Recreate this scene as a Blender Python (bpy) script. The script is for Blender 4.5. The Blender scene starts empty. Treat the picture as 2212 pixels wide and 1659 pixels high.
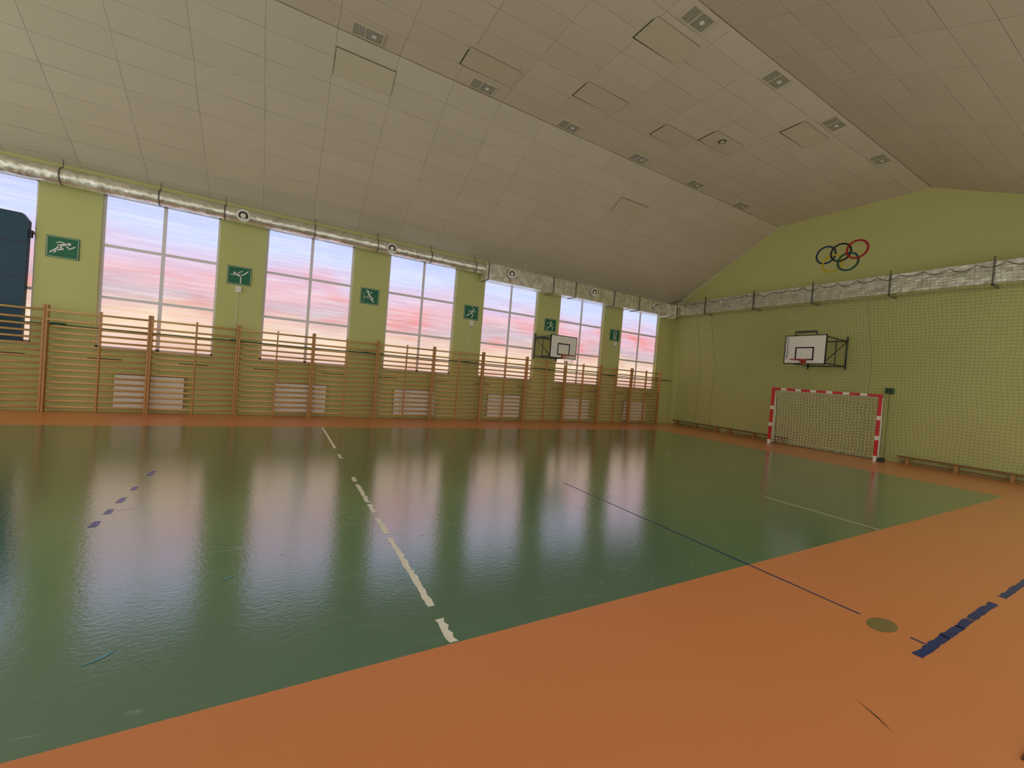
import bpy, math, random
from mathutils import Vector, Matrix
random.seed(7)
S=bpy.context.scene
COL=bpy.context.collection
def lin(c):
    return tuple(((v/255)/12.92 if v/255<=0.04045 else ((v/255+0.055)/1.055)**2.4) for v in c)+(1.0,)
# ---------------------------------------------------------------- materials
def newmat(name):
    m=bpy.data.materials.new(name); m.use_nodes=True
    nt=m.node_tree; b=nt.nodes["Principled BSDF"]
    return m,nt,b
def mathn(nt,op,a,b=None,c=None,clamp=False):
    n=nt.nodes.new("ShaderNodeMath"); n.operation=op; n.use_clamp=clamp
    for i,v in enumerate((a,b,c)):
        if v is None: continue
        if isinstance(v,(int,float)): n.inputs[i].default_value=v
        else: nt.links.new(v,n.inputs[i])
    return n.outputs[0]
def mixc(nt,fac,a,b,mode='MIX'):
    n=nt.nodes.new("ShaderNodeMix"); n.data_type='RGBA'; n.blend_type=mode
    for s,v in ((n.inputs[0],fac),(n.inputs[6],a),(n.inputs[7],b)):
        if isinstance(v,(int,float)): s.default_value=v
        elif isinstance(v,tuple): s.default_value=v
        else: nt.links.new(v,s)
    return n.outputs[2]
def noise(nt,vec,scale,detail=3,rough=.5,dist=0):
    n=nt.nodes.new("ShaderNodeTexNoise"); n.inputs["Scale"].default_value=scale
    n.inputs["Detail"].default_value=detail; n.inputs["Roughness"].default_value=rough
    n.inputs["Distortion"].default_value=dist
    if vec is not None: nt.links.new(vec,n.inputs["Vector"])
    return n.outputs["Fac"]
def mapping(nt,vec,scale=(1,1,1),rot=(0,0,0)):
    n=nt.nodes.new("ShaderNodeMapping"); n.inputs["Scale"].default_value=scale; n.inputs["Rotation"].default_value=rot
    nt.links.new(vec,n.inputs["Vector"]); return n.outputs[0]
def wpos(nt): return nt.nodes.new("ShaderNodeNewGeometry").outputs["Position"]
def bump(nt,b,h,strength=.2,dist=.01):
    n=nt.nodes.new("ShaderNodeBump"); n.inputs["Strength"].default_value=strength; n.inputs["Distance"].default_value=dist
    nt.links.new(h,n.inputs["Height"]); nt.links.new(n.outputs[0],b.inputs["Normal"]); return n.outputs[0]
def ramp(nt,fac,stops):
    n=nt.nodes.new("ShaderNodeValToRGB"); cr=n.color_ramp
    while len(cr.elements)<len(stops): cr.elements.new(.5)
    for e,(p,c) in zip(cr.elements,stops): e.position=p; e.color=c
    nt.links.new(fac,n.inputs[0]); return n.outputs[0]
def simple(name,rgb,rough=.6,metal=0,var=.12,scale=6,bmp=0,bscale=60):
    m,nt,b=newmat(name); c=lin(rgb)
    tc=nt.nodes.new("ShaderNodeTexCoord").outputs["Object"]
    f=noise(nt,tc,scale,2)
    d=tuple(v*(1-var) for v in c[:3])+(1,); l=tuple(min(1,v*(1+var)) for v in c[:3])+(1,)
    nt.links.new(mixc(nt,f,d,l),b.inputs["Base Color"])
    b.inputs["Roughness"].default_value=rough; b.inputs["Metallic"].default_value=metal
    if bmp: bump(nt,b,noise(nt,tc,bscale,3),bmp,.005)
    return m
M={}
M['wall']=simple('wall_paint',(198,199,128),.75,0,.05,1.2,.12,90)
M['green']=simple('sign_green',(0,104,64),.45)
M['white']=simple('white_paint',(232,230,218),.5,0,.04)
M['radiator']=simple('radiator_enamel',(236,228,212),.45,0,.04)
M['sill']=simple('sill_plastic',(214,212,206),.45,0,.04)
M['frame']=simple('window_frame_plastic',(234,228,232),.5,0,.05)
M['wood']=simple('varnished_pine',(184,134,72),.38,0,.2,9)
M['rung']=simple('varnished_beech',(206,166,104),.35,0,.18,12)
M['benchwood']=simple('old_bench_wood',(140,88,44),.5,0,.25,10)
M['slot']=simple('brown_vent',(112,78,44),.6)
M['dark']=simple('dark_gap',(60,52,38),.9)
M['gap']=simple('ceiling_joint',(124,112,86),.9)  # brown tone of the ceiling seams and board joints
M['blue_mat']=simple('blue_vinyl',(8,62,84),.5,0,.1,3,.2,20)
M['steelblue']=simple('dark_blue_steel',(22,44,66),.4)
M['black']=simple('black_paint',(24,24,28),.5)
M['board']=simple('white_board',(238,234,220),.45,0,.03)
M['red']=simple('red_paint',(200,22,28),.4)
M['orange_rim']=simple('rim_orange',(176,60,36),.45)
M['netgreen']=simple('green_netting',(116,132,70),.8)
M['netrope']=simple('dark_green_rope',(40,66,44),.8)
M['netwhite']=simple('white_netting',(240,240,214),.8)
M['cablegreen']=simple('green_cable',(0,86,64),.5)
M['grey']=simple('grey_metal',(120,116,106),.4,.5)
M['ring_blue']=simple('ring_blue',(10,48,92),.6)
M['ring_black']=simple('ring_black',(24,32,40),.6)
M['ring_red']=simple('ring_red',(176,14,34),.6)
M['ring_green']=simple('ring_green',(0,84,74),.6)
M['ring_yellow']=simple('ring_yellow',(206,190,30),.6)
M['mat_brown']=simple('brown_mat',(92,52,26),.9)
M['panel']=simple('ceiling_board',(200,191,164),.85,0,.05,3)
M['lwhite']=simple('white_floor_paint',(236,232,214),.35,0,.08,9)
M['lblue']=simple('blue_floor_paint',(24,44,104),.3,0,.15,9)
M['lfaint']=simple('faded_blue_floor_paint',(62,72,158),.25,0,.1,9)
M['lolive']=simple('olive_floor_paint',(126,112,66),.35)
M['llight']=simple('pale_scuff',(96,150,160),.3)
m,nt,b=newmat('lamp_diffuser'); tc=nt.nodes.new("ShaderNodeTexCoord").outputs["Object"]
nt.links.new(mixc(nt,noise(nt,tc,40,3),lin((92,92,74)),lin((190,192,168))),b.inputs["Base Color"]); b.inputs["Roughness"].default_value=.3
M['lamp']=m
# foil
def foil(name,vs_,ns,bs):
    m,nt,b=newmat(name); tc=nt.nodes.new("ShaderNodeTexCoord").outputs["Object"]
    v=nt.nodes.new("ShaderNodeTexVoronoi"); v.inputs["Scale"].default_value=vs_; nt.links.new(tc,v.inputs["Vector"])
    n1=noise(nt,tc,ns,4,.6,.8)
    h=mathn(nt,'ADD',mathn(nt,'MULTIPLY',v.outputs["Distance"],.7),n1)
    cr_=mathn(nt,'MULTIPLY_ADD',n1,2.0,-.4,clamp=True)
    nt.links.new(mixc(nt,cr_,lin((186,180,160)),lin((252,250,236))),b.inputs["Base Color"])
    b.inputs["Metallic"].default_value=.75; b.inputs["Roughness"].default_value=.3
    bump(nt,b,h,bs,.03); M[name]=m
foil('foil',7,5,.5); foil('foilbox',5,4,.38)
# ceiling
m,nt,b=newmat('ceiling_tiles')
uv=nt.nodes.new("ShaderNodeTexCoord").outputs["UV"]; sx=nt.nodes.new("ShaderNodeSeparateXYZ"); nt.links.new(uv,sx.inputs[0])
def edge(co,step,w):
    t=mathn(nt,'DIVIDE',co,step); fr=mathn(nt,'FRACT',t); d=mathn(nt,'MINIMUM',fr,mathn(nt,'SUBTRACT',1.0,fr))
    d=mathn(nt,'MULTIPLY',d,step)
    return mathn(nt,'SUBTRACT',1.0,mathn(nt,'DIVIDE',d,w),clamp=True), mathn(nt,'FLOOR',t)
wob=mathn(nt,'MULTIPLY',mathn(nt,'SUBTRACT',noise(nt,uv,.7,2),.5),.07)
ex,ix=edge(mathn(nt,'ADD',sx.outputs[0],wob),1.27,.012); ey,iy=edge(mathn(nt,'ADD',sx.outputs[1],wob),.57,.010)
e=mathn(nt,'MAXIMUM',ex,ey)
cmb=nt.nodes.new("ShaderNodeCombineXYZ"); nt.links.new(ix,cmb.inputs[0]); nt.links.new(iy,cmb.inputs[1])
wn=nt.nodes.new("ShaderNodeTexWhiteNoise"); nt.links.new(cmb.outputs[0],wn.inputs["Vector"])
base=mixc(nt,wn.outputs["Value"],lin((212,204,180)),lin((218,210,186)))
base=mixc(nt,mathn(nt,'MULTIPLY',noise(nt,uv,1.1,3),.16),base,lin((180,168,138)))
base=mixc(nt,mathn(nt,'MULTIPLY',noise(nt,uv,90,1,.8),.3),base,lin((150,138,110)))
fade=mathn(nt,'MULTIPLY_ADD',noise(nt,uv,1.6,2),2.2,-.6,clamp=True)
msk=mathn(nt,'MULTIPLY',e,mathn(nt,'MULTIPLY',fade,.7))
nt.links.new(mixc(nt,msk,base,lin((120,110,86))),b.inputs["Base Color"]); b.inputs["Roughness"].default_value=.85
bump(nt,b,mathn(nt,'ADD',mathn(nt,'MULTIPLY',e,-.8),noise(nt,uv,2.5,3)),.35,.02)
M['ceiling']=m
# floor
def floormat(name,rgb,rgb2,scr,rough,coat,ior,bs):
    m,nt,b=newmat(name); p=wpos(nt)
    c=mixc(nt,noise(nt,p,.5,3,.6),lin(rgb),lin(rgb2))
    c=mixc(nt,mathn(nt,'MULTIPLY',noise(nt,p,220,1,.8),.22),c,tuple(v*.55 for v in lin(rgb)[:3])+(1,))
    r=mathn(nt,'MULTIPLY_ADD',noise(nt,p,2.5,4,.65),.07,rough)
    h=noise(nt,mapping(nt,p,(.8,1.2,1)),26,3,.7)
    if scr:
        sc=None
        for k,(s_,rot,wd_,off) in enumerate(((1.2,.35,.005,.5),(1.5,1.1,.004,.46),(1.9,2.3,.004,.53))):
            n=noise(nt,mapping(nt,p,(.35,3.2,1),(0,0,rot)),s_,0,.4,.15)
            l=mathn(nt,'SUBTRACT',1.0,mathn(nt,'DIVIDE',mathn(nt,'ABSOLUTE',mathn(nt,'SUBTRACT',n,off)),wd_),clamp=True)
            gate=mathn(nt,'MULTIPLY_ADD',noise(nt,mapping(nt,p,(1,1,1),(0,0,k*1.3)),3.1+k,1),8.0,-4.3,clamp=True)
            l=mathn(nt,'MULTIPLY',l,gate)
            sc=l if sc is None else mathn(nt,'MAXIMUM',sc,l)
        c=mixc(nt,mathn(nt,'MULTIPLY',sc,scr),c,lin((140,172,158)))
        r=mathn(nt,'ADD',r,mathn(nt,'MULTIPLY',sc,.25))
    nt.links.new(c,b.inputs["Base Color"])
    nt.links.new(r,b.inputs["Roughness"])
    b.inputs["IOR"].default_value=1.5
    b.inputs["Coat Weight"].default_value=coat; b.inputs["Coat IOR"].default_value=ior
    nt.links.new(r,b.inputs["Coat Roughness"])
    nb=bump(nt,b,h,bs,.01); nt.links.new(nb,b.inputs["Coat Normal"])
    return m
M['fgreen']=floormat('green_sports_floor',(40,104,76),(52,120,88),.35,.10,1,2.7,.14)
M['forange']=floormat('orange_sports_floor',(216,130,74),(223,139,82),0,.27,.5,1.5,.05)
# frosted window sheet, outside daylight and its tints painted in as emission
m,nt,b=newmat('polycarbonate_painted_daylight')
p=wpos(nt); sp=nt.nodes.new("ShaderNodeSeparateXYZ"); nt.links.new(p,sp.inputs[0])
z=mathn(nt,'DIVIDE',mathn(nt,'SUBTRACT',sp.outputs[2],1.6),3.9)
z2=mathn(nt,'ADD',z,mathn(nt,'MULTIPLY',mathn(nt,'SUBTRACT',noise(nt,mapping(nt,p,(.5,1,1.4)),1.1,2),.5),.3))
c=ramp(nt,z2,[(0,lin((216,168,150))),(.16,lin((232,206,172))),(.32,lin((212,178,164))),(.40,lin((190,168,178))),(.54,lin((220,170,180))),(.68,lin((206,186,216))),(.84,lin((194,206,240))),(1,lin((180,192,232)))])
pk=mathn(nt,'MULTIPLY_ADD',noise(nt,mapping(nt,p,(.5,1,1.2)),.8,2,.5,.4),4.0,-1.85,clamp=True)
win=mathn(nt,'SUBTRACT',1.0,mathn(nt,'MULTIPLY',mathn(nt,'ABSOLUTE',mathn(nt,'SUBTRACT',z,.50)),3.2),clamp=True)
c=mixc(nt,mathn(nt,'MULTIPLY',pk,mathn(nt,'MULTIPLY',win,1.4,clamp=True)),c,lin((228,130,122)))
st=noise(nt,mapping(nt,p,(.5,1,9)),1.2,3,.6)
c=mixc(nt,mathn(nt,'MULTIPLY_ADD',st,1.2,-.5,clamp=True),c,lin((240,234,244)))
rib=mathn(nt,'MULTIPLY_ADD',mathn(nt,'SINE',mathn(nt,'MULTIPLY',sp.outputs[0],196.0)),.03,.97)
nt.links.new(c,b.inputs["Emission Color"]); nt.links.new(mathn(nt,'MULTIPLY',rib,1.2),b.inputs["Emission Strength"])
b.inputs["Base Color"].default_value=(.05,.05,.06,1); b.inputs["Roughness"].default_value=.35
M['pane']=m
# ---------------------------------------------------------------- mesh builder
class MB:
    def __init__(s): s.v=[];s.f=[];s.m=[];s.mats=[];s.smooth=[]
    def mi(s,k):
        if k not in s.mats: s.mats.append(k)
        return s.mats.index(k)
    def poly(s,pts,k,sm=False):
        b=len(s.v); s.v+=[tuple(p) for p in pts]; s.f.append(tuple(range(b,b+len(pts)))); s.m.append(s.mi(k)); s.smooth.append(sm)
    def box(s,x0,x1,y0,y1,z0,z1,k):
        b=len(s.v)
        s.v+=[(x0,y0,z0),(x1,y0,z0),(x1,y1,z0),(x0,y1,z0),(x0,y0,z1),(x1,y0,z1),(x1,y1,z1),(x0,y1,z1)]
        for f in ((0,3,2,1),(4,5,6,7),(0,1,5,4),(1,2,6,5),(2,3,7,6),(3,0,4,7)):
            s.f.append(tuple(b+i for i in f)); s.m.append(s.mi(k)); s.smooth.append(False)
    def tube(s,pts,r,k,n=8,closed=False,sy=1.0,caps=True):
        pts=[Vector(p) for p in pts]; b=len(s.v); L=len(pts)
        for i,p in enumerate(pts):
            if closed: t=pts[(i+1)%L]-pts[i-1]
            else: t=pts[min(i+1,L-1)]-pts[max(i-1,0)]
            t.normalize()
            up=Vector((0,0,1)) if abs(t.z)<.95 else Vector((1,0,0))
            a=t.cross(up).normalized(); c=a.cross(t)
            rr=r[i] if isinstance(r,(list,tuple)) else r
            for j in range(n):
                an=2*math.pi*(j+.5)/n
                s.v.append(tuple(p+a*math.cos(an)*rr*sy+c*math.sin(an)*rr))
        for i in range(L if closed else L-1):
            i2=(i+1)%L
            for j in range(n):
                j2=(j+1)%n
                s.f.append((b+i*n+j,b+i*n+j2,b+i2*n+j2,b+i2*n+j)); s.m.append(s.mi(k)); s.smooth.append(n>5)
        if not closed and caps and n>=4:
            s.f.append(tuple(b+j for j in range(n-1,-1,-1))); s.m.append(s.mi(k)); s.smooth.append(False)
            s.f.append(tuple(b+(L-1)*n+j for j in range(n))); s.m.append(s.mi(k)); s.smooth.append(False)
    def prism(s,pts,y0,y1,k):
        n=len(pts)
        s.poly([(x,y0,z) for x,z in pts],k); s.poly([(x,y1,z) for x,z in reversed(pts)],k)
        for i in range(n):
            a=pts[i];c=pts[(i+1)%n]
            s.poly([(a[0],y0,a[1]),(a[0],y1,a[1]),(c[0],y1,c[1]),(c[0],y0,c[1])],k)
    def obj(s,name,loc=(0,0,0),parent=None,bevel=0,**props):
        me=bpy.data.meshes.new(name); me.from_pydata(s.v,[],s.f); 
        for k in s.mats: me.materials.append(M[k])
        for p,mi,sm in zip(me.polygons,s.m,s.smooth): p.material_index=mi; p.use_smooth=sm
        me.update()
        o=bpy.data.objects.new(name,me); COL.objects.link(o); o.location=loc
        if parent: o.parent=parent
        if bevel:
            md=o.modifiers.new("bevel",'BEVEL'); md.width=bevel; md.segments=2; md.limit_method='ANGLE'
        for a,v in props.items(): o[a]=v
        return o
def empty(name,loc,rot=0,**props):
    o=bpy.data.objects.new(name,None); COL.objects.link(o); o.location=loc; o.rotation_euler=(0,0,rot); o.empty_display_size=.1
    for a,v in props.items(): o[a]=v
    return o
def dup(root,loc):
    r=root.copy(); COL.objects.link(r); r.location=loc
    def rec(a,b):
        for c in list(a.children):
            d=c.copy(); COL.objects.link(d); d.parent=b; rec(c,d)
    rec(root,r); return r
ST=dict(kind="structure")
YW=14.15; XE=17.1; X0=-9.0; Y0=-0.6; ZT=8.55; YA=9.52; YB=5.06; ZW=5.9; ZN=6.0
# ---------------------------------------------------------------- floor with markings
f=MB()
gx0,gx1,gy0,gy1=X0,13.7,2.40,11.75
f.poly([(gx0,gy0,0),(gx1,gy0,0),(gx1,gy1,0),(gx0,gy1,0)],'fgreen')
f.poly([(X0,Y0,0),(XE+.2,Y0,0),(XE+.2,gy0,0),(X0,gy0,0)],'forange')
f.poly([(X0,gy1,0),(XE+.2,gy1,0),(XE+.2,YW+.2,0),(X0,YW+.2,0)],'forange')
f.poly([(gx1,gy0,0),(XE+.2,gy0,0),(XE+.2,gy1,0),(gx1,gy1,0)],'forange')
def rect(x0,x1,y0,y1,k,z=.0015): f.poly([(x0,y0,z),(x1,y0,z),(x1,y1,z),(x0,y1,z)],k)
def jag(xc,w,y0,y1,k,amp=.012,step=.04,z=.0015,xd=False):
    n=max(3,int((y1-y0)/step)); L=[];R=[]
    for i in range(n+1):
        y=y0+(y1-y0)*i/n
        L.append((xc-w/2+random.uniform(-amp,amp)*.5,y)); R.append((xc+w/2+random.uniform(-amp,amp),y))
    for i in range(n):
        q=[L[i],R[i],R[i+1],L[i+1]]
        if xd: q=[(b,a) for a,b in q][::-1]
        f.poly([(a,b,z) for a,b in q],k)
for a,b_ in ((8.9,11.73),(7.95,8.3),(6.35,6.6),(5.35,6.2),(4.95,5.28),(4.28,4.75),(2.85,4.18),(2.41,2.68)):
    jag(1.085,.052,a,b_,'lwhite',.014 if b_<9 else .004)
jag(4.33,.022,1.46,5.6,'lblue',.003,.2); 
rect(7.465,7.49,2.4,4.0,'lwhite')
rect(9.0,9.03,7.2,7.4,'lwhite')
f.poly([(4.31+.15*math.cos(t*math.pi/14),1.31+.085*math.sin(t*math.pi/14),.002) for t in range(28)],'lolive')
jag(4.31,.022,1.05,1.14,'lblue',.002)
for a,b_ in ((4.05,4.62),(4.60,4.95),(4.93,5.2),(5.22,5.9),(6.17,7.4)):
    jag(1.025,.055,a,b_,'lblue',.009,.05,.0018,True)
for a,b_ in ((5.25,5.42),(5.62,5.78),(6.0,6.2),(6.5,6.65),(7.2,7.45)):
    jag(-1.44,.055,a,b_,'lfaint',.01)
f.poly([(3.09,1.03,.002),(3.03,.90,.002),(2.98,.81,.002),(3.04,.9,.002)],'dark')
f.poly([(-.83,2.97,.002),(-.74,3.02,.002),(-.70,3.08,.002),(-.76,3.05,.002)],'llight')
f.poly([(-.29,3.74,.002),(-.25,3.76,.002),(-.20,3.81,.002),(-.25,3.79,.002)],'llight')
f.obj('floor',**ST)
# ---------------------------------------------------------------- window wall
WC=[-2.83+3.52*i for i in range(-1,6)]; HW=1.21; ZB=1.6; ZTOP=5.48
w=MB()
w.box(X0,XE+.25,YW,YW+.25,0,ZB,'wall'); w.box(X0,XE+.25,YW,YW+.25,ZTOP,ZW+.15,'wall')
xs=X0
for c in WC:
    w.box(xs,c-HW,YW,YW+.25,ZB,ZTOP,'wall'); xs=c+HW
w.box(xs,XE+.25,YW,YW+.25,ZB,ZTOP,'wall')
w.obj('wall_back',**ST)
for i,c in enumerate(WC):
    fr=MB(); a,b_=-HW,HW; y0,y1=.10,.16; t=.06
    fr.box(a,a+t,y0,y1,0,ZTOP-ZB,'frame'); fr.box(b_-t,b_,y0,y1,0,ZTOP-ZB,'frame')
    fr.box(a,b_,y0,y1,0,t,'frame'); fr.box(a,b_,y0,y1,ZTOP-ZB-t,ZTOP-ZB,'frame')
    fr.box(-.04,.04,y0,y1,0,ZTOP-ZB,'frame')
    for zz in (1.29,2.59): fr.box(a,b_,y0-.003,y1,zz-.035,zz+.035,'frame')
    wo=fr.obj('window_%d'%(i+1),(c,YW,ZB),**ST)
    g=MB(); g.box(a+.01,b_-.01,.125,.135,.01,ZTOP-ZB-.01,'pane'); g.obj('glass',(0,0,0),wo)
    g=MB(); g.box(a-.03,b_+.03,-.07,.12,-.035,.0,'sill'); g.obj('sill',(0,0,0),wo)
# ---------------------------------------------------------------- end wall
w=MB()
prof=[(Y0,0),(YW+.25,0),(YW+.25,ZW-.0),(YW,ZW),(YA,ZT),(YB,ZT),(Y0,ZN)]
w.poly([(XE,y,z) for y,z in prof][::-1],'wall'); w.poly([(XE+.2,y,z) for y,z in prof],'wall')
for i in range(len(prof)):
    a=prof[i];b_=prof[(i+1)%len(prof)]
    w.poly([(XE,a[0],a[1]),(XE,b_[0],b_[1]),(XE+.2,b_[0],b_[1]),(XE+.2,a[0],a[1])],'wall')
w.obj('wall_right',**ST)
# ---------------------------------------------------------------- ceiling
cp=[(YW+.25,ZW-.14),(YA,ZT),(YB,ZT),(Y0,ZN)]
me=bpy.data.meshes.new('ceiling'); vs=[];fs=[];uvs=[]
s1=math.hypot(cp[1][0]-cp[0][0],cp[1][1]-cp[0][1])
for a,b_,u0 in ((0,1,s1),(1,2,0),(2,3,0)):
    A=cp[a];B=cp[b_]; L=math.hypot(A[0]-B[0],A[1]-B[1]); k=len(vs)
    vs+=[(X0,A[0],A[1]),(XE,A[0],A[1]),(XE,B[0],B[1]),(X0,B[0],B[1])]
    fs.append((k,k+1,k+2,k+3))
    va,vb=(u0,0) if a==0 else ((0,L))
    uvs+=[(X0-5.72,va),(XE-5.72,va),(XE-5.72,vb),(X0-5.72,vb)]
    vs2=[(x,y,z+.12) for x,y,z in vs[k:k+4]]; k2=len(vs); vs+=vs2; fs.append((k2+3,k2+2,k2+1,k2)); uvs+=[(0,0)]*4
me.from_pydata(vs,[],fs); ul=me.uv_layers.new(name='uv')
for i,u in enumerate(uvs): ul.data[i].uv=u
me.materials.append(M['ceiling']); co=bpy.data.objects.new('ceiling',me); COL.objects.link(co); co['kind']='structure'
def seam(yc,name):
    t=MB(); x=X0
    while x<XE-.1:
        l=random.uniform(.5,2.2); x2=min(x+l,XE-.02); hw=random.choice((.003,.006,.010))
        t.box(x,x2,yc-hw,yc+hw,ZT-.004,ZT+.0,'gap'); x=x2
    t.obj(name,**ST)
seam(YA,'trim_1'); seam(YB,'trim_2')
# loose / displaced ceiling boards
def cpanel(x0,x1,y0,y1,ty,lab,fr=.035,lf=.025):
    e=empty('ceiling_panel',((x0+x1)/2,(y0+y1)/2,ZT),0,label=lab,category="ceiling panel",group="loose ceiling boards")
    hx,hy=(x1-x0)/2,(y1-y0)/2
    g=MB(); g.poly([(-hx-lf,hy-.01,-.003),(-hx-lf,hy+fr,-.003),(hx-.1,hy+fr*.6,-.003),(hx+.005,hy,-.003)],'dark')
    g.poly([(-hx-lf,-hy+.1,-.003),(-hx-lf,hy+.01,-.003),(-hx+.01,hy+.01,-.003),(-hx+.01,-hy+.05,-.003)],'dark')
    g.box(-hx-.006,hx+.006,-hy-.006,hy+.006,-.004,-.001,'gap'); g.obj('gap',(0,0,0),e)
    g=MB(); g.box(-hx,hx,-hy,hy,-.010,0,'panel'); o=g.obj('board',(0,0,-.008),e); o.rotation_euler=(0,ty,0)
lb="cream ceiling board sagging from dark open joints"
for a in ((5.66,6.86,5.68,6.25),(5.73,6.95,7.70,8.26),(8.34,9.53,7.70,8.26),(9.56,10.74,7.12,7.66),(10.85,12.05,5.66,6.22),(3.1,4.36,8.36,8.92)):
    cpanel(*a,random.uniform(-.006,.006),lb)
ang=math.atan2(ZT-(ZW-.14),YW+.25-YA)
def slopez(y): return ZT-(y-YA)*math.tan(ang)
def spanel(x0,x1,s,lab="cream ceiling board slightly dropped on the slope"):
    y=YA+s*math.cos(ang)
    e=empty('ceiling_panel',((x0+x1)/2,y,slopez(y)),0,label=lab,category="ceiling panel",group="loose ceiling boards"); e.rotation_euler=(-ang,0,0)
    hx=(x1-x0)/2
    g=MB(); g.box(-hx-.01,hx+.006,-.285,.283,-.006,-.001,'dark'); g.obj('gap',(0,0,0),e)
    g=MB(); g.box(-hx,hx,-.275,.275,-.012,0,'panel'); o=g.obj('board',(0,0,-.010),e)
spanel(.66,1.9,.62); spanel(9.6,10.8,1.45)
# lamps
def lamp(loc):
    e=empty('ceiling_lamp',loc,0,label="unlit recessed ceiling lamp with two square diffusers",category="ceiling lamp",group="recessed ceiling lamps")
    g=MB(); 
    for q in ((-.32,.32,-.18,-.15),(-.32,.32,.15,.18),(-.32,-.28,-.15,.15),(.28,.32,-.15,.15),(-.07,-.04,-.15,.15)): g.box(q[0],q[1],q[2],q[3],-.03,0,'panel')
    g.box(-.28,.28,-.15,.15,-.008,-.001,'grey'); g.obj('housing',(0,0,0),e)
    g=MB(); g.box(-.275,-.075,-.145,.145,-.022,-.009,'lamp'); g.obj('diffuser',(0,0,0),e)
    g=MB(); g.box(-.035,.275,-.145,.145,-.022,-.009,'lamp')
    g.tube([(.12,0,-.024),(.12,0,-.03)],.045,'white',12); g.obj('diffuser',(0,0,0),e)
    return e
L0=lamp((1.19,9.28,ZT))
for x in (3.81,6.37,8.99,11.59,14.15): dup(L0,(x,9.28,ZT))
for x in (6.29,8.89,11.46,14.1): dup(L0,(x,5.30,ZT))
g=MB(); g.tube([(0,0,0),(0,0,-.03)],.14,'panel',24); g.tube([(0,0,-.03),(0,0,-.05)],.10,'grey',24); g.tube([(0,0,-.05),(0,0,-.06)],.06,'panel',24)
g.obj('ceiling_vent',(10.05,7.30,ZT),label="round white air valve set in the ceiling",category="vent")
# ---------------------------------------------------------------- ducts
g=MB(); pts=[];rs=[]
x=X0+.05
while x<6.25:
    pts.append((x,0,0)); rs.append(.195+.004*math.sin(x*9)+random.uniform(-.004,.004)); x+=.1
g.tube(pts,rs,'foil',28)
rd=empty('round_air_duct',(0,13.82,5.53),0,label="long round air duct wrapped in crinkled silver foil",category="air duct")
g.obj('pipe',(0,0,0),rd)
for x in (-4.65,-2.87,-1.5,.69,2.5,4.26,5.9):
    g=MB(); g.tube([(x-.015,0,0),(x+.015,0,0)],.208,'grey',28); g.box(x-.01,x+.01,-.01,.01,.2,.40,'grey'); g.obj('hanger_strap',(0,0,0),rd)
def nozzle(x,p,dy,z=0.):
    e=MB()
    e.tube([(x,dy+.06,z),(x,dy-.10,z-.02)],.12,'foil',24)
    e.tube([(x,dy-.10,z-.02),(x,dy-.125,z-.023)],.16,'white',28)
    e.tube([(x,dy-.125,z-.023),(x,dy-.13,z-.024)],.11,'dark',24)
    e.tube([(x,dy-.13,z-.024),(x,dy-.15,z-.026)],[.07,.05],'white',20)
    e.obj('air_nozzle',(0,0,0),p)
nozzle(-1.07,rd,-.2,-.05); nozzle(2.90,rd,-.2,-.05)
bd=empty('box_air_duct',(0,13.82,5.44),0,label="rectangular air duct wrapped in silver foil on the window wall",category="air duct")
g=MB(); x=6.25
while x<16.35:
    x2=min(x+1.2,16.38); j=random.uniform(-.01,.01); g.box(x,x2-.01,-.27+j,.24,-.31+j,.28,'foilbox'); g.box(x2-.02,x2,-.285,.245,-.325,.29,'foilbox'); x=x2
g.obj('box_casing',(0,0,0),bd,.015)
for x in (6.35,9.2,10.3,12.4,13.9): 
    g=MB(); g.box(x-.02,x+.02,-.295,.25,-.335,.3,'grey'); g.obj('hanger_strap',(0,0,0),bd)
for x in (7.24,11.18,14.90): nozzle(x,bd,-.27,.05)
ed=empty('box_air_duct',(16.75,0,5.56),0,label="rectangular foil-wrapped air duct crossing the end wall",category="air duct")
g=MB(); y=Y0+.1
while y<14.0:
    y2=min(y+1.08,14.05); j=random.uniform(-.012,.012); g.box(-.25+j,.3,y,y2-.01,-.30+j,.30,'foilbox'); g.box(-.265,.305,y2-.02,y2,-.315,.315,'foilbox'); y=y2
g.obj('box_casing',(0,0,0),ed,.015)
for y in (12.1,9.92,7.80,5.64,3.47,1.3):
    g=MB(); g.box(-.285,-.262,y-.02,y+.02,-.36,.42,'grey'); g.box(-.285,.3,y-.02,y+.02,-.36,-.33,'grey'); g.obj('hanger_strap',(0,0,0),ed)
# ---------------------------------------------------------------- protective net
random.seed(3)
def nx(y,z):
    t=max(0,min(1,(5.3-z)/3.5)); base=16.43+.43*t*t*(3-2*t)
    return base+.02*math.sin(y*2.3+z*.6)+.015*math.sin(y*5.1+1.3*math.sin(z))*t
YN=13.5
g=MB(); step=.09; ny=int(YN/step); zs=[.03+i*step for i in range(int(5.75/step)+1)]
def yj(i,z): 
    y=i*step
    return min(YN+.02,y+.035*math.sin(z*1.7+y*.9)+.02*math.sin(z*4+y*3))
def zj(y,z): return z+.03*math.sin(y*1.6)*(1-z/6)*(z>.1)+.012*math.sin(y*7.3+z*3)*(z>.1)
for i in range(0,ny+1):
    g.tube([(nx(yj(i,z),z),yj(i,z),zj(yj(i,z),z)) for z in zs[::2]],.0034,'netgreen',3)
for z in zs:
    g.tube([(nx(i*step,z),yj(i,z),zj(i*step,z)) for i in range(0,ny+1,2)],.0034,'netgreen',3)
nr=empty('safety_net',(0,0,0),0,label="green safety netting hanging in front of the end wall",category="net")
g.obj('netting',(0,0,0),nr)
g=MB()
pts=[]; n=25
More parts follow.
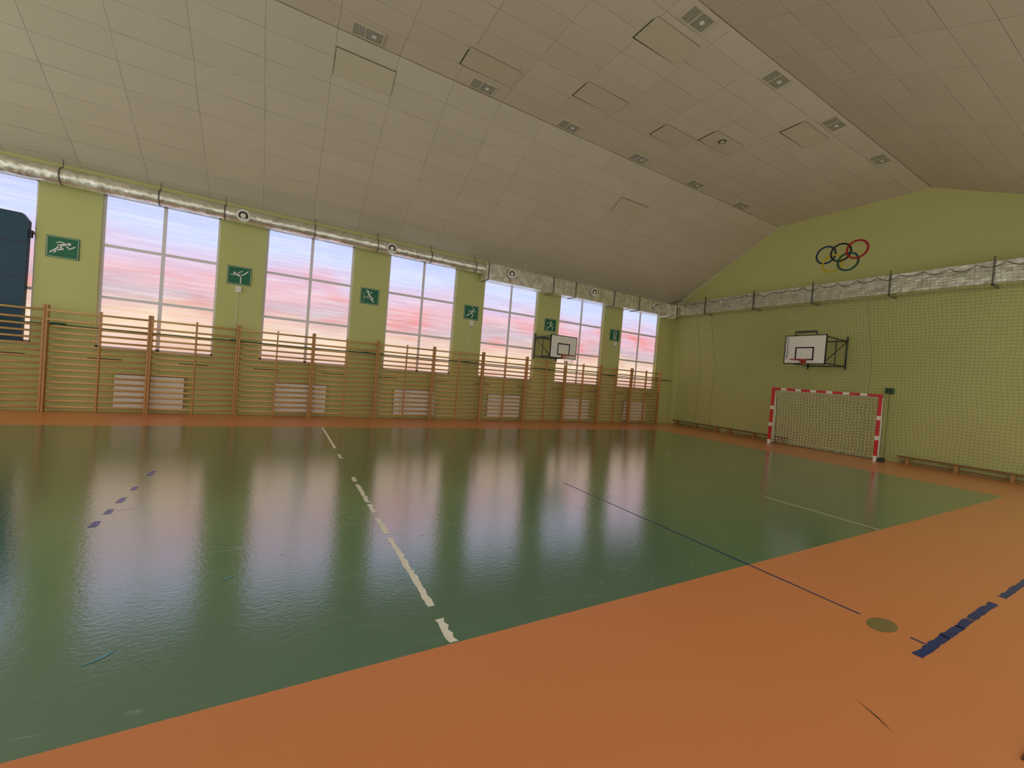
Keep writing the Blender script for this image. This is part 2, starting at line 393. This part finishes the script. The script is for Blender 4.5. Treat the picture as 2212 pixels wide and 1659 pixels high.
for k in range(n):
    ya=YN-YN*k/n; yb=YN-YN*(k+1)/n; dp=random.uniform(.06,.16)
    for q in range(8):
        u=q/8; pts.append((16.42,ya+(yb-ya)*u,5.80-dp*4*u*(1-u)))
g.tube(pts,.009,'netrope',5)
g.obj('gathered_edge',(0,0,0),nr)
for yy in (12.3,11.6,6.05):
    g=MB()
    g.tube([(nx(yy+.05*math.sin(z*2),z)-.01,yy+.06*math.sin(z*1.5),z) for z in [.1+.2*q for q in range(26)]],.005,'netgreen',4)
    g.obj('hanging_rope',(0,0,0),nr)
# ---------------------------------------------------------------- stall bars
def bars():
    e=empty('stall_bars',(0,13.90,0),0,label="varnished wooden stall bars with many horizontal rungs",category="stall bars",group="wooden stall bars along the window wall")
    W=1.898
    for x in (.025,W-.025):
        g=MB(); g.box(x-.022,x+.022,-.06,.05,0,2.53,'wood'); g.obj('side_post',(0,0,0),e,.006)
    g=MB(); g.box(W/2-.018,W/2+.018,-.045,.045,0,2.49,'wood'); g.obj('middle_post',(0,0,0),e,.006)
    for i in range(16):
        z=.12+i*.148 if i<15 else 2.40
        yy=0 if i<14 else -.045
        g=MB(); g.tube([(.03,yy,z),(W-.03,yy,z)],.027,'rung',8,sy=.75); g.obj('rung',(0,0,0),e)
    return e
B0=bars(); B0.location.x=-6.71
for k in range(1,12): dup(B0,(-6.71+1.898*k,13.90,0))
# ---------------------------------------------------------------- radiators, vents
def radiator():
    e=empty('radiator',(0,14.07,.12),0,label="white flat panel radiator on the green wall",category="radiator",group="radiators under the windows")
    g=MB(); g.box(-.70,.70,-.035,-.02,0,.86,'radiator')
    for i in range(28): 
        x=-.68+i*.05; g.box(x,x+.03,-.042,-.034,.03,.83,'radiator')
    g.box(-.70,.70,.02,.035,0,.86,'radiator'); g.box(-.70,.70,-.035,.035,.84,.865,'radiator'); g.obj('panel',(0,0,0),e,.003)
    g=MB(); g.tube([(.66,0,.04),(.74,0,.04),(.74,0,-.11)],.012,'white',8); g.obj('pipe',(0,0,0),e)
    return e
R0=radiator(); R0.location.x=WC[0]
for c in WC[1:]: dup(R0,(c-.06,14.07,.12))
g=MB(); g.box(-.32,.32,-.012,0,-.035,.035,'slot')
for q in range(3): g.box(-.30,.30,-.016,-.012,-.025+q*.02,-.017+q*.02,'dark')
v0=g.obj('wall_vent',(-3.82,YW,1.31),label="narrow brown slotted air vent below the window",category="vent",group="slot vents under the windows")
for i,c in enumerate(WC):
    for dx in (-.99,.81):
        if i==1 and dx<0: continue
        dup(v0,(c+dx,YW,1.31))
# ---------------------------------------------------------------- green cable
cb=empty('net_cable',(0,0,0),0,label="green steel cable stretched along the window wall",category="cable")
g=MB(); g.tube([(X0+.1,14.02,2.07),(XE-.1,14.02,2.12)],.017,'cablegreen',8); g.obj('cable',(0,0,0),cb)
for x in (-4.66,-1.09,2.44,6.0,9.55,13.1):
    g=MB(); g.box(x-.09,x+.09,13.99,14.05,2.05,2.13,'cablegreen'); g.tube([(x-.14,14.02,2.09),(x+.14,14.02,2.09)],.03,'cablegreen',10)
    g.tube([(x,14.04,2.09),(x,YW-.002,2.09)],.015,'grey',8); g.obj('bracket',(0,0,0),cb)
# ---------------------------------------------------------------- signs
def limbs(g,L,heads,s,yf):
    for pts,wd in L:
        for a,b_ in zip(pts,pts[1:]):
            dx,dz=b_[0]-a[0],b_[1]-a[1]; l=math.hypot(dx,dz) or 1; nx_,nz=-dz/l*wd/2,dx/l*wd/2
            g.poly([((a[0]+nx_)*s,yf,(a[1]+nz)*s),((a[0]-nx_)*s,yf,(a[1]-nz)*s),((b_[0]-nx_)*s,yf,(b_[1]-nz)*s),((b_[0]+nx_)*s,yf,(b_[1]+nz)*s)],'white')
        for a in pts:
            g.poly([((a[0]+wd/2*math.cos(t*math.pi/6))*s,yf-.0003,(a[1]+wd/2*math.sin(t*math.pi/6))*s) for t in range(12)],'white')
    for hx,hz,r in heads:
        g.poly([((hx+r*math.cos(t*math.pi/9))*s,yf-.0003,(hz+r*math.sin(t*math.pi/9))*s) for t in range(18)],'white')
PIC=[
 ([([(.2,.34),(-.28,.16)],.22),([(.12,.44),(-.2,.56),(-.45,.42)],.09),([(.22,.26),(.5,-.08),(.88,.22)],.1),([(-.26,.12),(.02,-.16),(-.42,-.3)],.14),([(-.28,.1),(-.5,-.22),(-.9,-.62)],.12),([(-.42,-.3),(-.6,-.6)],.1)],[(.46,.42,.14)],"sprinter leaning far forward"),
 ([([(.14,0),(-.3,.1)],.2),([(.16,-.02),(.16,-.85)],.12),([(.16,.04),(.5,.25),(.86,.62)],.13),([(-.3,.06),(-.88,.0)],.08),([(-.25,.2),(.3,.6)],.08)],[(-.5,.26,.13)],"gymnast balancing on one leg"),
 ([([(-.2,.3),(.12,-.05)],.22),([(-.2,.4),(-.5,.62),(-.42,.85)],.08),([(-.12,.4),(.18,.42),(.2,.68)],.08),([(.1,-.1),(.42,-.2),(.34,-.55)],.13),([(.1,-.1),(.26,-.5),(.6,-.72)],.12),([(-.8,-.05),(.0,-.12)],.05),([(-.8,-.2),(.05,-.27)],.05),([(-.8,.5),(-.8,-.8)],.04)],[(-.22,.62,.13)],"slanted volleyball player at a net"),
 ([([(.2,.25),(-.02,-.12)],.23),([(.2,.3),(.5,.1),(.72,.3)],.09),([(.12,.32),(-.25,.25),(-.5,.0)],.09),([(0,-.12),(.28,-.35),(.1,-.78)],.13),([(-.04,-.12),(-.4,-.3),(-.78,-.6)],.13)],[(.36,.52,.13),(.1,.82,.08)],"running handball player"),
 ([([(-.02,.3),(.08,-.1)],.23),([(-.05,.34),(-.5,.38),(-.72,.15)],.09),([(.0,.34),(.35,.3),(.5,.05)],.09),([(.05,-.12),(-.25,-.3),(-.7,-.62)],.13),([(.1,-.1),(.45,-.3),(.4,-.75)],.13)],[(.08,.6,.13),(-.62,-.82,.1)],"football player kicking a ball"),
 ([([(-.25,.2),(-.2,-.15)],.2),([(.28,.2),(.22,-.15)],.2),([(-.25,.25),(-.5,.45),(-.35,.75)],.08),([(.28,.25),(.5,.45),(.2,.8)],.08),([(-.2,-.15),(-.4,-.45),(-.3,-.8)],.11),([(-.18,-.15),(-.05,-.5),(-.12,-.8)],.11),([(.2,-.15),(.12,-.45),(.2,-.8)],.11),([(.24,-.15),(.45,-.45),(.42,-.8)],.11)],[(-.22,.46,.11),(.22,.46,.11),(0,.82,.09)],"two basketball players jumping"),
]
SX=[-4.68,-1.12,2.44,6.05,9.60,13.15]
for (L,H,txt),x in zip(PIC,SX):
    e=empty('sport_sign',(x,YW,3.94),0,label="green square sign with white %s"%txt,category="sign",group="green sport signs between the windows")
    g=MB(); g.box(-.285,.285,-.02,0,-.255,.255,'green'); 
    for q in ((-.27,.27,.232,.24),(-.27,.27,-.24,-.232),(-.27,-.262,-.24,.24),(.262,.27,-.24,.24)): g.box(q[0],q[1],-.0215,-.02,q[2],q[3],'white')
    g.obj('plate',(0,0,0),e)
    g=MB(); limbs(g,L,H,.235,-.0225); g.obj('pictogram',(0,0,0),e)
for k,x in enumerate((-1.12,6.08,13.2)):
    e=empty('socket_box',(x,YW,3.55),0,label="small white electrical box with a cable below the sign",category="electrical box",group="white electrical boxes on the window wall")
    g=MB(); g.box(-.07,.07,-.07,0,-.09,.09,'white'); g.box(-.05,.05,-.075,-.07,-.02,.06,'radiator'); g.obj('box_body',(0,0,0),e,.006)
    g=MB(); g.tube([(0,-.01,-.09),(0,-.01,-1.35)],.008,'radiator',6); g.obj('power_cable',(0,0,0),e)
# ---------------------------------------------------------------- Blue mat
g=MB(); g.prism([(-6.8,.01),(-5.27,.01),(-5.24,2.82),(-5.35,2.98),(-6.8,3.02)],0,.14,'blue_mat')
mt=empty('crash_mat',(0,14.06,1.6),0,label="tall dark blue padded gym mat standing on windowsill",category="gym mat")
g.obj('pad',(0,0,0),mt,.03)
for z in (.6,1.5,2.3):
    g=MB(); g.box(-6.6,-5.238,-.008,-.001,z,z+.03,'steelblue'); g.obj('strap',(0,0,0),mt)
g=MB(); g.box(-5.24,-5.18,.02,.08,2.45,2.62,'black'); g.obj('handle',(0,0,0),mt)
# ---------------------------------------------------------------- Rings
rg=empty('olympic_rings',(XE-.004,7.28,6.35),0,label="five interlocking coloured rings mounted on the gable wall",category="wall emblem")
for y,z,k,d in ((7.76,7.05,'ring_blue',0),(7.30,7.05,'ring_black',.004),(6.82,7.06,'ring_red',.008),(7.53,6.70,'ring_yellow',.002),(7.06,6.68,'ring_green',.006)):
    g=MB(); n=48
    for i in range(n):
        a=2*math.pi*i/n; b_=2*math.pi*(i+1)/n
        def P(t,r,dx): return (dx,r*math.cos(t),r*math.sin(t))
        r1,r2=.275,.33; xf=-.012-d
        g.poly([P(a,r1,xf),P(a,r2,xf),P(b_,r2,xf),P(b_,r1,xf)],k)
        g.poly([P(a,r2,0),P(b_,r2,0),P(b_,r2,xf),P(a,r2,xf)],k); g.poly([P(a,r1,xf),P(b_,r1,xf),P(b_,r1,0),P(a,r1,0)],k)
    g.obj('ring',(0,y-7.28,z-6.35),rg)
# ---------------------------------------------------------------- Backboards
def backboard(loc,rot,lab,W,H,arm,wz,toph,text):
    e=empty('basketball_hoop',loc,rot,label=lab,category="basketball hoop",group="wall-mounted basketball hoops")
    g=MB(); g.box(0,.03,-W/2,W/2,0,H,'board')
    for q in ((-W/2,W/2,0,.03),(-W/2,W/2,H-.03,H),(-W/2,-W/2+.03,0,H),(W/2-.03,W/2,0,H)): g.box(-.003,.033,q[0],q[1],q[2],q[3],'black')
    a=.29; z0=.13; z1=.58
    for q in ((-a,a,z0,z0+.045),(-a,a,z1-.045,z1),(-a,-a+.045,z0,z1),(a-.045,a,z0,z1)): g.box(-.004,0,q[0],q[1],q[2],q[3],'black')
    g.obj('board',(0,0,0),e)
    if text:
        c=bpy.data.curves.new('lettering','FONT'); c.body="\n".join("POLSPORT"); c.size=.125; c.space_line=.78; c.align_x='CENTER'; c.extrude=.0005
        o=bpy.data.objects.new('tmp',c); COL.objects.link(o); bpy.context.view_layer.update()
        me2=bpy.data.meshes.new_from_object(o.evaluated_get(bpy.context.evaluated_depsgraph_get())); bpy.data.objects.remove(o)
        me2.materials.clear(); me2.materials.append(M['black'])
        o=bpy.data.objects.new('lettering',me2); COL.objects.link(o); o.parent=e
        o.location=(-.006,W/2-.10,H-.16); o.rotation_euler=(math.pi/2,0,-math.pi/2)
    g=MB(); R=.225; cx=-.13-R; zr=.12
    g.tube([(cx+R*math.cos(t*math.pi/16),R*math.sin(t*math.pi/16),zr) for t in range(32)],.012,'orange_rim',8,True)
    g.box(-.14,0,-.09,.09,zr-.012,zr+.012,'orange_rim'); g.box(-.02,-.004,-.08,.08,zr-.12,zr+.05,'orange_rim')
    g.tube([(-.14,.08,zr),(-.01,.06,zr-.11)],.01,'orange_rim',6); g.tube([(-.14,-.08,zr),(-.01,-.06,zr-.11)],.01,'orange_rim',6)
    g.obj('rim',(0,0,0),e)
    if not text:
        g=MB(); n=12
        for k in range(n):
            for sg in (1,-1):
                pts=[]
                for q in range(5):
                    t=2*math.pi*(k+sg*q*.5)/n; r=R*(1-.12*q)+.004; pts.append((cx+r*math.cos(t),r*math.sin(t),zr-.1*q))
                g.tube(pts,.004,'netwhite',3)
        g.obj('net',(0,0,0),e)
    g=MB(); w2=W/2-.06; zt,zb=H-.06,.05
    for s_ in (-w2,w2):
        g.tube([(.04,s_,zb),(.04,s_,zt)],.022,'steelblue',6)
        g.tube([(.04,s_,zt),(arm,s_,zt+wz)],.02,'steelblue',6); g.tube([(.04,s_,zb),(arm,s_,zb+wz)],.02,'steelblue',6)
        g.tube([(arm-.02,s_,zb-.12),(arm-.02,s_,zt+.15)],.024,'steelblue',6); g.tube([(.04,s_,zb),(arm,s_,zt)],.016,'steelblue',6)
        g.tube([(arm*.5,s_,zb+wz*.5),(arm*.5,s_,zt+wz*.5)],.014,'steelblue',6)
    g.tube([(.04,-w2,zt),(.04,w2,zt)],.02,'steelblue',6); g.tube([(.04,-w2,zb),(.04,w2,zb)],.02,'steelblue',6)
    g.tube([(arm-.02,-w2,zt),(arm-.02,w2,zt)],.02,'steelblue',6); g.tube([(arm-.02,-w2,zb),(arm-.02,w2,zb)],.02,'steelblue',6)
    g.tube([(.04,-w2,zt),(arm,w2,zt)],.014,'steelblue',6)
    if toph:
        g.tube([(.05,-.3,H-.02),(.05,-.3,H+.13),(.05,.35,H+.13),(.05,.35,H-.02)],.02,'steelblue',6)
        g.tube([(.35,-.2,H-.02),(.35,-.2,H+.13),(.35,.45,H+.13),(.35,.45,H-.02)],.016,'steelblue',6)
    g.obj('steel_frame',(0,0,0),e)
backboard((15.5,7.41,2.94),0,"white basketball backboard with black target square on blue steel frame",1.28,.99,1.58,0,True,True)
backboard((9.46,12.9,2.55),math.pi/2,"small white basketball backboard mounted between windows on folding arms",1.24,.88,1.23,0,False,False)
# ---------------------------------------------------------------- Goal
ge=empty('handball_goal',(16.24,7.08,0),math.radians(5.0),label="red and white striped handball goal with white net",category="goal")
def stripe(g,p,q,lens):
    p=Vector(p);q=Vector(q); t=.04; tot=sum(l for l,_ in lens); acc=0
    for l,k in lens:
        a=p.lerp(q,acc/tot); acc+=l; b_=p.lerp(q,acc/tot)
        lo=[min(a[j],b_[j]) for j in range(3)]; hi=[max(a[j],b_[j]) for j in range(3)]
        for j in range(3):
            if hi[j]-lo[j]<1e-6: lo[j]-=t; hi[j]+=t
        g.box(lo[0],hi[0],lo[1],hi[1],lo[2],hi[2],k)
HG=2.09
for y in (1.54,-1.54):
    g=MB(); stripe(g,(0,y,0),(0,y,HG-.08),[(.16,'white'),(.5,'red'),(.13,'white'),(.5,'red'),(.13,'white'),(.6,'red')]); g.obj('post',(0,0,0),ge)
g=MB(); stripe(g,(0,-1.58,HG-.04),(0,1.58,HG-.04),[(.36,'red')]+[(.18,'white'),(.28,'red')]*5+[(.18,'white'),(.3,'red')]); g.obj('crossbar',(0,0,0),ge)
g=MB()
for y in (1.54,-1.54):
    g.tube([(0.04,y,HG-.06),(.27,y,HG-.1),(.38,y,1.2),(.43,y,.03)],.014,'grey',6); g.tube([(.04,y,.02),(.43,y,.02)],.014,'grey',6)
g.tube([(.43,-1.54,.02),(.43,1.54,.02)],.014,'grey',6); g.obj('net_support',(0,0,0),ge)
g=MB()
prof2=[(.04,HG-.04),(.15,HG-.10),(.27,HG-.14),(.30,1.8),(.33,1.6),(.355,1.4),(.37,1.2),(.39,1.0),(.40,.8),(.41,.6),(.415,.4),(.42,.2),(.43,.03)]
fine=[]
for a,b_ in zip(prof2,prof2[1:]): fine+=[a,((a[0]+b_[0])/2,(a[1]+b_[1])/2)]
fine.append(prof2[-1])
nn=32
def gp(i,j):
    y=-1.54+3.08*i/nn; x,z=fine[j]; s_=math.sin(math.pi*i/nn)
    return (x-.05*s_*math.sin(j*.26)*(1 if j>4 else 0)+.01*math.sin(i*2.1+j),y+.015*math.sin(j*1.3+i*.5),z-.07*s_*(abs(math.sin(i*.55)))*(1 if 3<j<len(fine)-2 else .4 if j<len(fine)-2 else 0))
NR=.0068
for i in range(nn+1): g.tube([gp(i,j) for j in range(len(fine))],NR,'netwhite',3)
for j in range(len(fine)): g.tube([gp(i,j) for i in range(nn+1)],NR,'netwhite',3)
for y in (-1.54,1.54):
    for z in [.1*k for k in range(1,20)]:
        xb=.43-.15*(z/2)**1.5; g.tube([(.03,y,z),(xb/2,y+.01,z-.02),(xb,y,z)],NR,'netwhite',3)
    for q in (.1,.2,.3,.38): g.tube([(q,y,.03),(q*.85,y,1.0),(q*.65,y,HG-.12)],NR,'netwhite',3)
g.obj('goal_net',(0,0,0),ge)
g=MB(); g.box(-.02,.2,-1.74,-1.6,0,.12,'netrope'); g.obj('foot_weight',(0,0,0),ge,.01)
g=MB(); g.box(-.03,.08,-.1,.1,-.09,.09,'cablegreen'); g.box(-.045,-.03,-.06,.06,-.05,.05,'black'); g.tube([(.05,0,-.09),(.05,0,-2.22)],.006,'netgreen',6)
g.obj('cable_winch',(17.02,5.56,2.23),label="small dark green cable winch box on the end wall",category="winch",)
# ---------------------------------------------------------------- benches by end wall
def bench():
    e=empty('gym_bench',(17.0,0,0),0,label="low wooden gym bench pushed against the end wall",category="bench",group="wooden benches along the end wall")
    g=MB(); g.box(-.07,.07,-1.3,1.3,.20,.235,'benchwood'); g.obj('seat',(0,0,0),e,.005)
    g=MB(); g.box(-.02,.02,-1.25,1.25,.05,.09,'benchwood'); g.obj('stretcher',(0,0,0),e)
    for y in (-1.05,0,1.05):
        g=MB(); g.box(-.065,.065,y-.04,y+.04,0,.2,'wood'); g.obj('leg',(0,0,0),e)
    return e
b0=bench(); b0.location.y=12.4
for y in (9.7,3.9,1.2): dup(b0,(17.0,y,0))
g=MB(); g.box(0,1.2,0,.42,0,.012,'mat_brown'); g.obj('door_mat',(3.42,.03,0),label="dark brown mat on the orange floor edge",category="mat",)
# ---------------------------------------------------------------- camera
yaw,pitch,roll=.51579,-.02044,.08092
cy,sy=math.cos(yaw),math.sin(yaw)
F=Vector((sy*math.cos(pitch),cy*math.cos(pitch),math.sin(pitch))); R=Vector((cy,-sy,0)); U=R.cross(F)
R2=R*math.cos(roll)+U*math.sin(roll); U2=-R*math.sin(roll)+U*math.cos(roll)
cd=bpy.data.cameras.new('camera'); cam=bpy.data.objects.new('camera',cd); COL.objects.link(cam)
mat=Matrix((( R2.x,U2.x,-F.x,0),(R2.y,U2.y,-F.y,0),(R2.z,U2.z,-F.z,1.747),(0,0,0,1))); cam.matrix_world=mat
cd.sensor_fit='HORIZONTAL'; cd.sensor_width=36; cd.lens=891.97/2212*36; cd.clip_start=.02
S.camera=cam
# ---------------------------------------------------------------- light
wd=bpy.data.worlds.new('world'); S.world=wd; wd.use_nodes=True; bg=wd.node_tree.nodes['Background']
bg.inputs[0].default_value=(1,.98,.93,1); bg.inputs[1].default_value=1.05
S.view_settings.view_transform='Standard'; S.view_settings.look='None'
